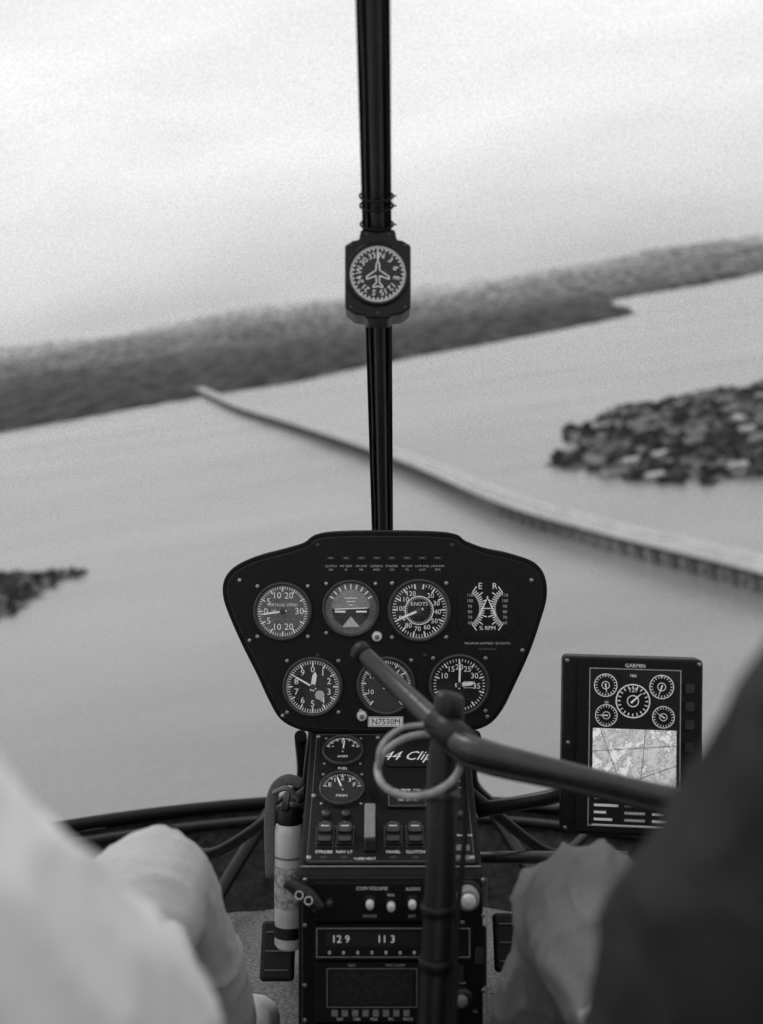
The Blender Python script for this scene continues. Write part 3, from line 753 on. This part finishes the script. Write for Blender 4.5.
mD = [M_shirtd, M_jeans, M_skin, M_hair, M_lip, M_eye, M_black]
X = .41
body = [
    ([(X-.09, .36, -.49), (X+.09, .36, -.49)], [.11, .11], 1),
    ([(X-.07, .34, -.42), (X-.09, .34, -.22), (X-.09, .33, -.08)], [.105, .105, .095], 0), ([(X+.07, .34, -.42), (X+.08, .34, -.22), (X+.10, .33, -.06)], [.105, .105, .095], 0),
    ([(X, .36, -.40), (X, .35, -.10), (X, .33, .03)], [.11, .11, .075], 0),
    ([(X-.16, .33, -.015), (X, .33, .04), (X+.18, .33, -.0)], [.07, .065, .07], 0),
    ([(X, .335, .04), (X, .35, .15)], [.055, .052], 2),
    ([(X-.16, .33, -.015), (.197, .38, -.102), (.163, .45, -.20)], [.07, .066, .060], 0), ([(.163, .45, -.20), (.155, .55, -.32), (.135, .60, -.385)], [.060, .05, .038], 0),
    ([(.135, .60, -.385), (.133, .62, -.405)], [.027, .024], 2),
    ([(X+.18, .33, -.0), (.62, .42, -.15), (.59, .52, -.27)], [.068, .058, .052], 0), ([(.59, .52, -.27), (.50, .68, -.265), (.44, .79, -.255)], [.052, .044, .034], 0),
    ([(.44, .79, -.255), (.425, .81, -.253)], [.027, .024], 2),
    ([(X-.09, .40, -.49), (.252, .78, -.43), (.206, .97, -.392)], [.10, .085, .066], 1),
    ([(.206, .97, -.392), (.202, 1.02, -.42), (.197, 1.08, -.50), (.192, 1.19, -.66)], [.066, .065, .063, .060], 1),
    ([(X+.09, .40, -.49), (.52, .78, -.43), (.53, .97, -.392)], [.10, .085, .072], 1),
    ([(.53, .97, -.392), (.53, 1.02, -.42), (.53, 1.08, -.50), (.53, 1.19, -.66)], [.072, .066, .062, .056], 1),
    ([(.190, 1.19, -.69), (.192, 1.22, -.70), (.205, 1.42, -.712)], [.040, .042, .034], 6),
    ([(.53, 1.19, -.69), (.53, 1.22, -.70), (.50, 1.42, -.712)], [.040, .042, .034], 6),
]
body += hand((.133, .62, -.405), (0, .75, -.1), (-.8, .0, .5), 1, .9)
body += hand((.425, .81, -.253), (-.55, .6, .0), (.6, .5, .35), -1, .9)
body += head_limbs((X, .37, .25), rad(-3))
p2 = person('pilot', body, mD, .0055); headset(p2, (X, .37, .25))

# ------------------------------------------------------------------ outside world
H = 200.0
def smooth01(a, b, x):
    t = max(0, min(1, (x-a)/(b-a))); return t*t*(3-2*t)
def sd(poly, x, y):
    ins = False; best = 1e18; n = len(poly); j = n-1
    for i in range(n):
        x1, y1 = poly[i]; x2, y2 = poly[j]
        if (y1 > y) != (y2 > y) and x < (x2-x1)*(y-y1)/(y2-y1)+x1: ins = not ins
        dx, dy = x2-x1, y2-y1; t = max(0, min(1, ((x-x1)*dx+(y-y1)*dy)/(dx*dx+dy*dy)))
        d = (x-x1-dx*t)**2+(y-y1-dy*t)**2
        if d < best: best = d
        j = i
    d = math.sqrt(best); return d if ins else -d

M_water = bpy.data.materials.new('water_surface'); M_water.use_nodes = True
nt = M_water.node_tree; b = nt.nodes['Principled BSDF']
b.inputs['Roughness'].default_value = .24
tc = nt.nodes.new('ShaderNodeTexCoord')
mp = nt.nodes.new('ShaderNodeMapping'); mp.inputs['Scale'].default_value = (.0016, .0040, 1); mp.inputs['Rotation'].default_value = (0, 0, .35); nt.links.new(tc.outputs['Object'], mp.inputs[0])
n1 = nt.nodes.new('ShaderNodeTexNoise'); n1.inputs['Scale'].default_value = 1; n1.inputs['Detail'].default_value = 8; nt.links.new(mp.outputs[0], n1.inputs['Vector'])
cr = nt.nodes.new('ShaderNodeValToRGB'); ramp(cr, ((.3, .18), (.7, .28)))
nt.links.new(n1.outputs['Fac'], cr.inputs[0]); nt.links.new(cr.outputs[0], b.inputs['Base Color'])
n2 = nt.nodes.new('ShaderNodeTexNoise'); n2.inputs['Scale'].default_value = .12; n2.inputs['Detail'].default_value = 6; nt.links.new(tc.outputs['Object'], n2.inputs['Vector'])
bp_ = nt.nodes.new('ShaderNodeBump'); bp_.inputs['Strength'].default_value = .6; bp_.inputs['Distance'].default_value = 1.5
nt.links.new(n2.outputs['Fac'], bp_.inputs['Height']); nt.links.new(bp_.outputs[0], b.inputs['Normal'])
solid('water', [(-60000, -20000, 0), (60000, -20000, 0), (60000, 90000, 0), (-60000, 90000, 0)], [(0, 1, 2, 3)], M_water)

land = [(-9000, 1900), (-3000, 2350), (-1500, 2500), (-968, 2647), (-734, 2781), (-469, 2882), (-183, 2950), (132, 3303), (494, 3512), (922, 3815), (1145, 4062),
        (1260, 4500), (1380, 5300), (1606, 6285), (2319, 6748), (3050, 7500), (5500, 8300), (14000, 9000), (14000, 24000), (-24000, 24000), (-24000, 1900)]
v = []; f = []; nx = 260; ny = 180
for j in range(ny+1):
    y = 2200*(20000/2200)**(j/ny)
    for i in range(nx+1):
        u = -.8+1.6*i/nx; x = u*y
        d = sd(land, x, y)+40*noise.noise(Vector((x/220, y/220, 0)))
        h = -6+max(-6, min(16, d*.35))
        if d > 0:
            h += 9*noise.noise(Vector((x/60, y/60, 3)))+12*noise.noise(Vector((x/400, y/500, 9)))
            hl = smooth01(7600, 12000, y)
            h += hl*(190+140*noise.noise(Vector((x/2600, y/2600, 1)))+40*noise.noise(Vector((x/700, y/900, 5))))
            h += 150*smooth01(12500, 18000, y)*(.7+noise.noise(Vector((x/4000, y/3000, 8))))
            h += 90*smooth01(4500, 7000, y)*max(0, noise.noise(Vector((x/1500, y/1500, 21))))
        v.append((x, y, h))
for j in range(ny):
    for i in range(nx):
        a = j*(nx+1)+i; f.append((a, a+1, a+nx+2, a+nx+1))
M_land = bpy.data.materials.new('wooded_land_haze'); M_land.use_nodes = True
nt = M_land.node_tree; b = nt.nodes['Principled BSDF']; b.inputs['Roughness'].default_value = .95; b.inputs['Specular IOR Level'].default_value = .08
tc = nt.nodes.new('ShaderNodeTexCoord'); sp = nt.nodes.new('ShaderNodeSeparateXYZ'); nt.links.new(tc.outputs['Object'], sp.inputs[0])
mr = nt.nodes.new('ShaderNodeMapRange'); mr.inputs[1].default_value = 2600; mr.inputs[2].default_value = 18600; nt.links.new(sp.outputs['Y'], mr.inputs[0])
cr = nt.nodes.new('ShaderNodeValToRGB'); ramp(cr, ((0, .040), (.12, .045), (.28, .075), (.42, .14), (.6, .26), (1, .42)))  # aerial haze painted into the base colour: land pales with distance
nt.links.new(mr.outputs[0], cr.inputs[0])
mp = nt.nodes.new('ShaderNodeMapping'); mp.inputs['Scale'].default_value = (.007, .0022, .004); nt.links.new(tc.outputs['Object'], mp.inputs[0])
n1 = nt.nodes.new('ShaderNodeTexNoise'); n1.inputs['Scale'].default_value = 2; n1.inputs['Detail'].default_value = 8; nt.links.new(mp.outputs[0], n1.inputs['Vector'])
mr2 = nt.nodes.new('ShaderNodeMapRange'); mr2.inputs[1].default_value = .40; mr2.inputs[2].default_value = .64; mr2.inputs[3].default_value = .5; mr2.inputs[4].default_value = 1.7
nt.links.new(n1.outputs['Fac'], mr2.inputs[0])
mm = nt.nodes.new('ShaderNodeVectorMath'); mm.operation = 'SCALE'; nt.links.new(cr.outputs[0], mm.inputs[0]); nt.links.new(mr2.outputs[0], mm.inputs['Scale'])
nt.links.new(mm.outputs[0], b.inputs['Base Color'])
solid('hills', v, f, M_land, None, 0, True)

M_marsh = mat('marsh_ground', .09, .95, var=.8, scale=.06, detail=8)
M_tree1 = mat('foliage_dark', .035, .95, var=.5, scale=.2, spec=.1); M_tree2 = mat('foliage_mid', .07, .95, var=.4, scale=.2, spec=.1); M_tree3 = mat('reed_light', .15, .95, var=.3, scale=.2, spec=.1)
M_wall = mat('house_wall', .42, .85, var=.15, scale=.5); M_roofd = mat('roof_dark', .05, .8, var=.25, scale=.6); M_roofl = mat('roof_light', .40, .7, var=.2, scale=.6); M_roofm = mat('roof_mid', .16, .8, var=.2, scale=.6); M_win = mat('window_glass', .03, .15, var=.2)
bm0 = bmesh.new(); bmesh.ops.create_icosphere(bm0, subdivisions=2, radius=1); IV = [q.co.copy() for q in bm0.verts]; IF = [[q.index for q in ff.verts] for ff in bm0.faces]; bm0.free()
def house_mesh(w, l, h, rh, roofm):
    V = []; F = []; MI = []
    def q4(a, b, c, d, m): k = len(V); V.extend([a, b, c, d]); F.append((k, k+1, k+2, k+3)); MI.append(m)
    x, y = w/2, l/2
    q4((-x, -y, 0), (x, -y, 0), (x, -y, h), (-x, -y, h), 0); q4((x, y, 0), (-x, y, 0), (-x, y, h), (x, y, h), 0)
    q4((x, -y, 0), (x, y, 0), (x, y, h), (x, -y, h), 0); q4((-x, y, 0), (-x, -y, 0), (-x, -y, h), (-x, y, h), 0)
    for s in (-1, 1):
        k = len(V); V.extend([(-x, s*y, h), (x, s*y, h), (0, s*y, h+rh)]); F.append((k, k+1, k+2)); MI.append(0)
        e = .6; dz = rh*e/x
        q4((s*(x+e), -y-e, h-dz+.05), (s*(x+e), y+e, h-dz+.05), (0, y+e, h+rh+.05), (0, -y-e, h+rh+.05), 1)
        for k2 in range(3): 
            yy = -y+l*(k2+.5)/3; q4((s*(x+.03), yy-.6, 1.1), (s*(x+.03), yy+.6, 1.1), (s*(x+.03), yy+.6, 2.4), (s*(x+.03), yy-.6, 2.4), 2)
        q4((-.5, s*(y+.03), .1), (.5, s*(y+.03), .1), (.5, s*(y+.03), 2.1), (-.5, s*(y+.03), 2.1), 2)
        q4((-x*.7, s*(y+.03), 1.1), (-x*.35, s*(y+.03), 1.1), (-x*.35, s*(y+.03), 2.3), (-x*.7, s*(y+.03), 2.3), 2)
    k = len(V)
    for z in (h, h+rh+1.2):
        for a, b2 in ((-1, -1), (1, -1), (1, 1), (-1, 1)): V.append((w*.2+a*.45, l*.2+b2*.45, z))
    for ff in ((4, 5, 6, 7), (0, 1, 5, 4), (1, 2, 6, 5), (2, 3, 7, 6), (3, 0, 4, 7)): F.append(tuple(i+k for i in ff)); MI.append(0)
    me = bpy.data.meshes.new('house'); me.from_pydata(V, [], F)
    for m in (M_wall, roofm, M_win): me.materials.append(m)
    for p, m in zip(me.polygons, MI): p.material_index = m
    return me
HM = [house_mesh(8, 13, 4.5, 2.8, M_roofd), house_mesh(9, 17, 4, 2.4, M_roofl), house_mesh(11, 26, 5, 3, M_roofm), house_mesh(12, 32, 5.5, 2.6, M_roofd), house_mesh(7, 10, 4, 2.4, M_roofm)]
def island(poly, ntree, seed, smin, smax, channels=True, thr=-.05, nh=0):
    random.seed(seed)
    xs = [p[0] for p in poly]; ys = [p[1] for p in poly]
    def hgt(x, y):
        d = sd(poly, x, y)+(26 if channels else 9)*noise.noise(Vector((x/38, y/60, seed)))+10*noise.noise(Vector((x/14, y/20, seed)))
        if channels:
            ch = noise.noise(Vector((x/95+5, y/48, seed*3))); d = min(d, (abs(ch)-.05)*110)
        return max(-3, min(2.4, d*.14))-.2+(.8*noise.noise(Vector((x/12, y/12, 2))) if d > 0 else 0)
    v = []; f = []; step = 5
    x0, x1, y0, y1 = min(xs)-30, max(xs)+30, min(ys)-30, max(ys)+30
    nx = int((x1-x0)/step); ny = int((y1-y0)/step)
    for j in range(ny+1):
        for i in range(nx+1): x = x0+i*step; y = y0+j*step; v.append((x, y, hgt(x, y)))
    for j in range(ny):
        for i in range(nx):
            a = j*(nx+1)+i; f.append((a, a+1, a+nx+2, a+nx+1))
    solid('island_terrain', v, f, M_marsh, None, 0, True)
    houses = []; tries = 0
    while len(houses) < nh and tries < 12000:
        tries += 1
        x = random.uniform(x0, x1); y = random.uniform(y0, y1); h = hgt(x, y)
        if h < 1.1 or noise.noise(Vector((x/60, y/40, seed+30))) < .02: continue
        if any((x-a)**2+(y-b)**2 < 20**2 for a, b in houses): continue
        houses.append((x, y)); o = bpy.data.objects.new('house', random.choice(HM)); COL.objects.link(o)
        o.location = (x, y, h-.3); o.rotation_euler = (0, 0, random.choice((.3, 1.9, 1.75, 1.8))+random.uniform(-.1, .1))
    V = []; F = []; MI = []
    cnt = 0; tries = 0
    while cnt < ntree and tries < ntree*14:
        tries += 1
        x = random.uniform(x0, x1); y = random.uniform(y0, y1); h = hgt(x, y)
        if h < .2 or noise.noise(Vector((x/35, y/22, seed+9))) < thr: continue
        if any((x-a)**2+(y-b)**2 < 80 for a, b in houses): continue
        cnt += 1; s = random.uniform(smin, smax)*random.uniform(.5, 1); mi = random.choice((0, 0, 0, 0, 1, 1, 2)); k = len(V)
        if mi == 2: s *= .6
        ph = random.random()*50
        for q in IV:
            rr_ = s*(.75+.7*noise.noise(q*1.9+Vector((ph, 0, 0)))+random.uniform(-.22, .22))
            V.append((x+q.x*rr_*1.1, y+q.y*rr_*1.1, h+s*.5+q.z*rr_*.95))
        F += [[i+k for i in ff] for ff in IF]; MI += [mi]*len(IF)
    o = solid('tree_mass', V, F, [M_tree1, M_tree2, M_tree3])
    for p, mi in zip(o.data.polygons, MI): p.material_index = mi
island([(178, 1075), (215, 985), (283, 852), (344, 852), (430, 842), (640, 888), (780, 1200), (720, 1490), (584, 1475), (470, 1450), (400, 1415), (358, 1425), (300, 1350), (255, 1300), (245, 1180)], 3600, 3, 2.5, 7.0, True, -.22, 110)
island([(-310, 700), (-300, 750), (-285, 800), (-287, 850), (-262, 868), (-275, 888), (-362, 920), (-480, 950), (-560, 830), (-480, 700), (-380, 660)], 1100, 11, 1.8, 4.5, False, -.35, 0)

# bridge
M_conc = mat('concrete', .60, .85, var=.12, scale=.1, detail=6); M_under = mat('concrete_painted_shade', .05, .9, var=.3, scale=.2); M_road = mat('bridge_road', .34, .9, var=.2, scale=.05); M_line = mat('road_marking', .8, .8)  # M_under: concrete darkened to paint the shade below the deck
M_pier = mat('pier_concrete', .20, .9, var=.3, scale=.2)
bpts = [(420, 190), (300, 430), (234.7, 604.7), (168.8, 761.6), (113.2, 925.6), (33.4, 1265), (-124.3, 1812.6), (-300, 2390), (-489, 3117), (-560, 3400)]
cl = catmull([Vector((x*.94+3, y*.94)) for x, y in bpts], False, 40)
path = [cl[0]]
for p in cl[1:]:
    while (p-path[-1]).length >= 18: path.append(path[-1]+(p-path[-1]).normalized()*18)
br = empty('bridge', (0, 0, 0), air=False)
def sweep(name, prof_, m):
    v = []; f = []; n = len(prof_)
    for i, p in enumerate(path):
        t = (path[min(i+1, len(path)-1)]-path[max(i-1, 0)]).normalized(); s = Vector((t.y, -t.x))
        for a, z in prof_: v.append((p.x+s.x*a, p.y+s.y*a, z))
    for i in range(len(path)-1):
        for j in range(n):
            j2 = (j+1) % n; f.append((i*n+j, i*n+j2, (i+1)*n+j2, (i+1)*n+j))
    f.append(tuple(range(n))); f.append(tuple((len(path)-1)*n+j for j in range(n))[::-1])
    return solid(name, v, f, m, br)
def rect_(a, b, c, d): return [(a, c), (b, c), (b, d), (a, d)]
W = 11; D = 14
sweep('deck', rect_(-W, W, D-1.0, D), M_conc)
sweep('roadway', rect_(-W+2.4, W-2.4, D+.01, D+.06), M_road)
sweep('rail_base_1', rect_(-W-.2, -W+.5, D+.01, D+.75), M_conc); sweep('rail_base_2', rect_(W-.5, W+.2, D+.01, D+.75), M_conc)
sweep('rail_1', rect_(-W-.1, -W+.35, D+1.7, D+2.3), M_conc); sweep('rail_2', rect_(W-.35, W+.1, D+1.7, D+2.3), M_conc)
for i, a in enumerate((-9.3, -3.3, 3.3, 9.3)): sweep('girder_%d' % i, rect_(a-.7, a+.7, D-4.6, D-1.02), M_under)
sweep('centre_line', rect_(-.3, .3, D+.07, D+.08), M_line)
V = []; F = []
def addbox(c, t, s, hx, hy, z0, z1):
    k = len(V)
    for z in (z0, z1):
        for a, b2 in ((-1, -1), (1, -1), (1, 1), (-1, 1)):
            q = c+s*hx*a+t*hy*b2; V.append((q.x, q.y, z))
    for ff in ((3, 2, 1, 0), (4, 5, 6, 7), (0, 1, 5, 4), (1, 2, 6, 5), (2, 3, 7, 6), (3, 0, 4, 7)): F.append([i+k for i in ff])
for i in range(1, len(path)-1):
    t = (path[i+1]-path[i-1]).normalized(); s = Vector((t.y, -t.x))
    addbox(path[i], t, s, W+.5, 1.6, D-6.4, D-4.62)
    for a in (-9, -3.1, 3.1, 9): addbox(path[i]+s*a, t, s, 1.2, 1.2, -2, D-6.41)
solid('piers', V, F, M_pier, br)
V = []; F = []
for i in range(0, len(path)-1):
    t = (path[i+1]-path[i]).normalized(); s = Vector((t.y, -t.x))
    for j in range(3):
        for a in (-W+.1, W-.1): addbox(path[i]+t*6*j+s*a, t, s, .2, .35, D+.76, D+1.69)
solid('rail_posts', V, F, M_conc, br)

# ------------------------------------------------------------------ attitude of the aircraft: nose 11.9 deg down, 8.2 deg right bank
MAT = Matrix.Translation((0, 0, H)) @ Matrix.Rotation(rad(-11.9), 4, 'X') @ Matrix.Rotation(rad(8.2), 4, 'Y')
cam = bpy.data.cameras.new('camera'); co = bpy.data.objects.new('camera', cam); COL.objects.link(co)
cam.sensor_fit = 'VERTICAL'; cam.sensor_height = 36; cam.lens = 35; cam.clip_start = .02; cam.clip_end = 150000
co.rotation_euler = (rad(90), 0, 0)
cam.dof.use_dof = True; cam.dof.focus_distance = 1.46; cam.dof.aperture_fstop = 2.9
scene.camera = co; AIR.append(co)
for o in AIR: o.matrix_basis = MAT @ o.matrix_basis

# ------------------------------------------------------------------ overcast sky + soft sun
w = bpy.data.worlds.new('World'); scene.world = w; w.use_nodes = True
nt = w.node_tree; nt.nodes.clear()
out = nt.nodes.new('ShaderNodeOutputWorld'); bg = nt.nodes.new('ShaderNodeBackground')
sky = nt.nodes.new('ShaderNodeTexSky'); sky.sky_type = 'NISHITA'; sky.sun_disc = False; sky.sun_elevation = rad(48); sky.sun_rotation = rad(-35); sky.dust_density = 4
bw = nt.nodes.new('ShaderNodeRGBToBW'); nt.links.new(sky.outputs[0], bw.inputs[0])
tc = nt.nodes.new('ShaderNodeTexCoord'); sp = nt.nodes.new('ShaderNodeSeparateXYZ'); nt.links.new(tc.outputs['Generated'], sp.inputs[0])
cr = nt.nodes.new('ShaderNodeValToRGB'); ramp(cr, ((0, .58), (.02, .58), (.06, .70), (.13, .86), (.25, .96), (1, .96)))
nt.links.new(sp.outputs['Z'], cr.inputs[0])
mp = nt.nodes.new('ShaderNodeMapping'); mp.inputs['Scale'].default_value = (1.6, 1.6, 7); nt.links.new(tc.outputs['Generated'], mp.inputs[0])
n1 = nt.nodes.new('ShaderNodeTexNoise'); n1.inputs['Scale'].default_value = 1.6; n1.inputs['Detail'].default_value = 5; nt.links.new(mp.outputs[0], n1.inputs['Vector'])
mr = nt.nodes.new('ShaderNodeMapRange'); mr.inputs[1].default_value = .3; mr.inputs[2].default_value = .7; mr.inputs[3].default_value = 10.3; mr.inputs[4].default_value = 12.6
nt.links.new(n1.outputs['Fac'], mr.inputs[0])
m1 = nt.nodes.new('ShaderNodeMath'); m1.operation = 'MULTIPLY'; nt.links.new(cr.outputs[0], m1.inputs[0]); nt.links.new(mr.outputs[0], m1.inputs[1])
m2 = nt.nodes.new('ShaderNodeMath'); m2.operation = 'MULTIPLY_ADD'; m2.inputs[1].default_value = .03; nt.links.new(bw.outputs[0], m2.inputs[0]); nt.links.new(m1.outputs[0], m2.inputs[2])
nt.links.new(m2.outputs[0], bg.inputs['Color']); bg.inputs['Strength'].default_value = .1
nt.links.new(bg.outputs[0], out.inputs[0])
sl = bpy.data.lights.new('sun', 'SUN'); sl.energy = .9; sl.angle = rad(20); so = bpy.data.objects.new('sun', sl); COL.objects.link(so)
az = rad(-35); el_ = rad(48); dirv = Vector((math.sin(az)*math.cos(el_), math.cos(az)*math.cos(el_), math.sin(el_)))
so.rotation_euler = dirv.to_track_quat('Z', 'Y').to_euler(); so.location = (0, 0, 400)
scene.view_settings.view_transform = 'Standard'; scene.view_settings.look = 'None'; scene.view_settings.exposure = 0
print('done', len(bpy.data.objects))
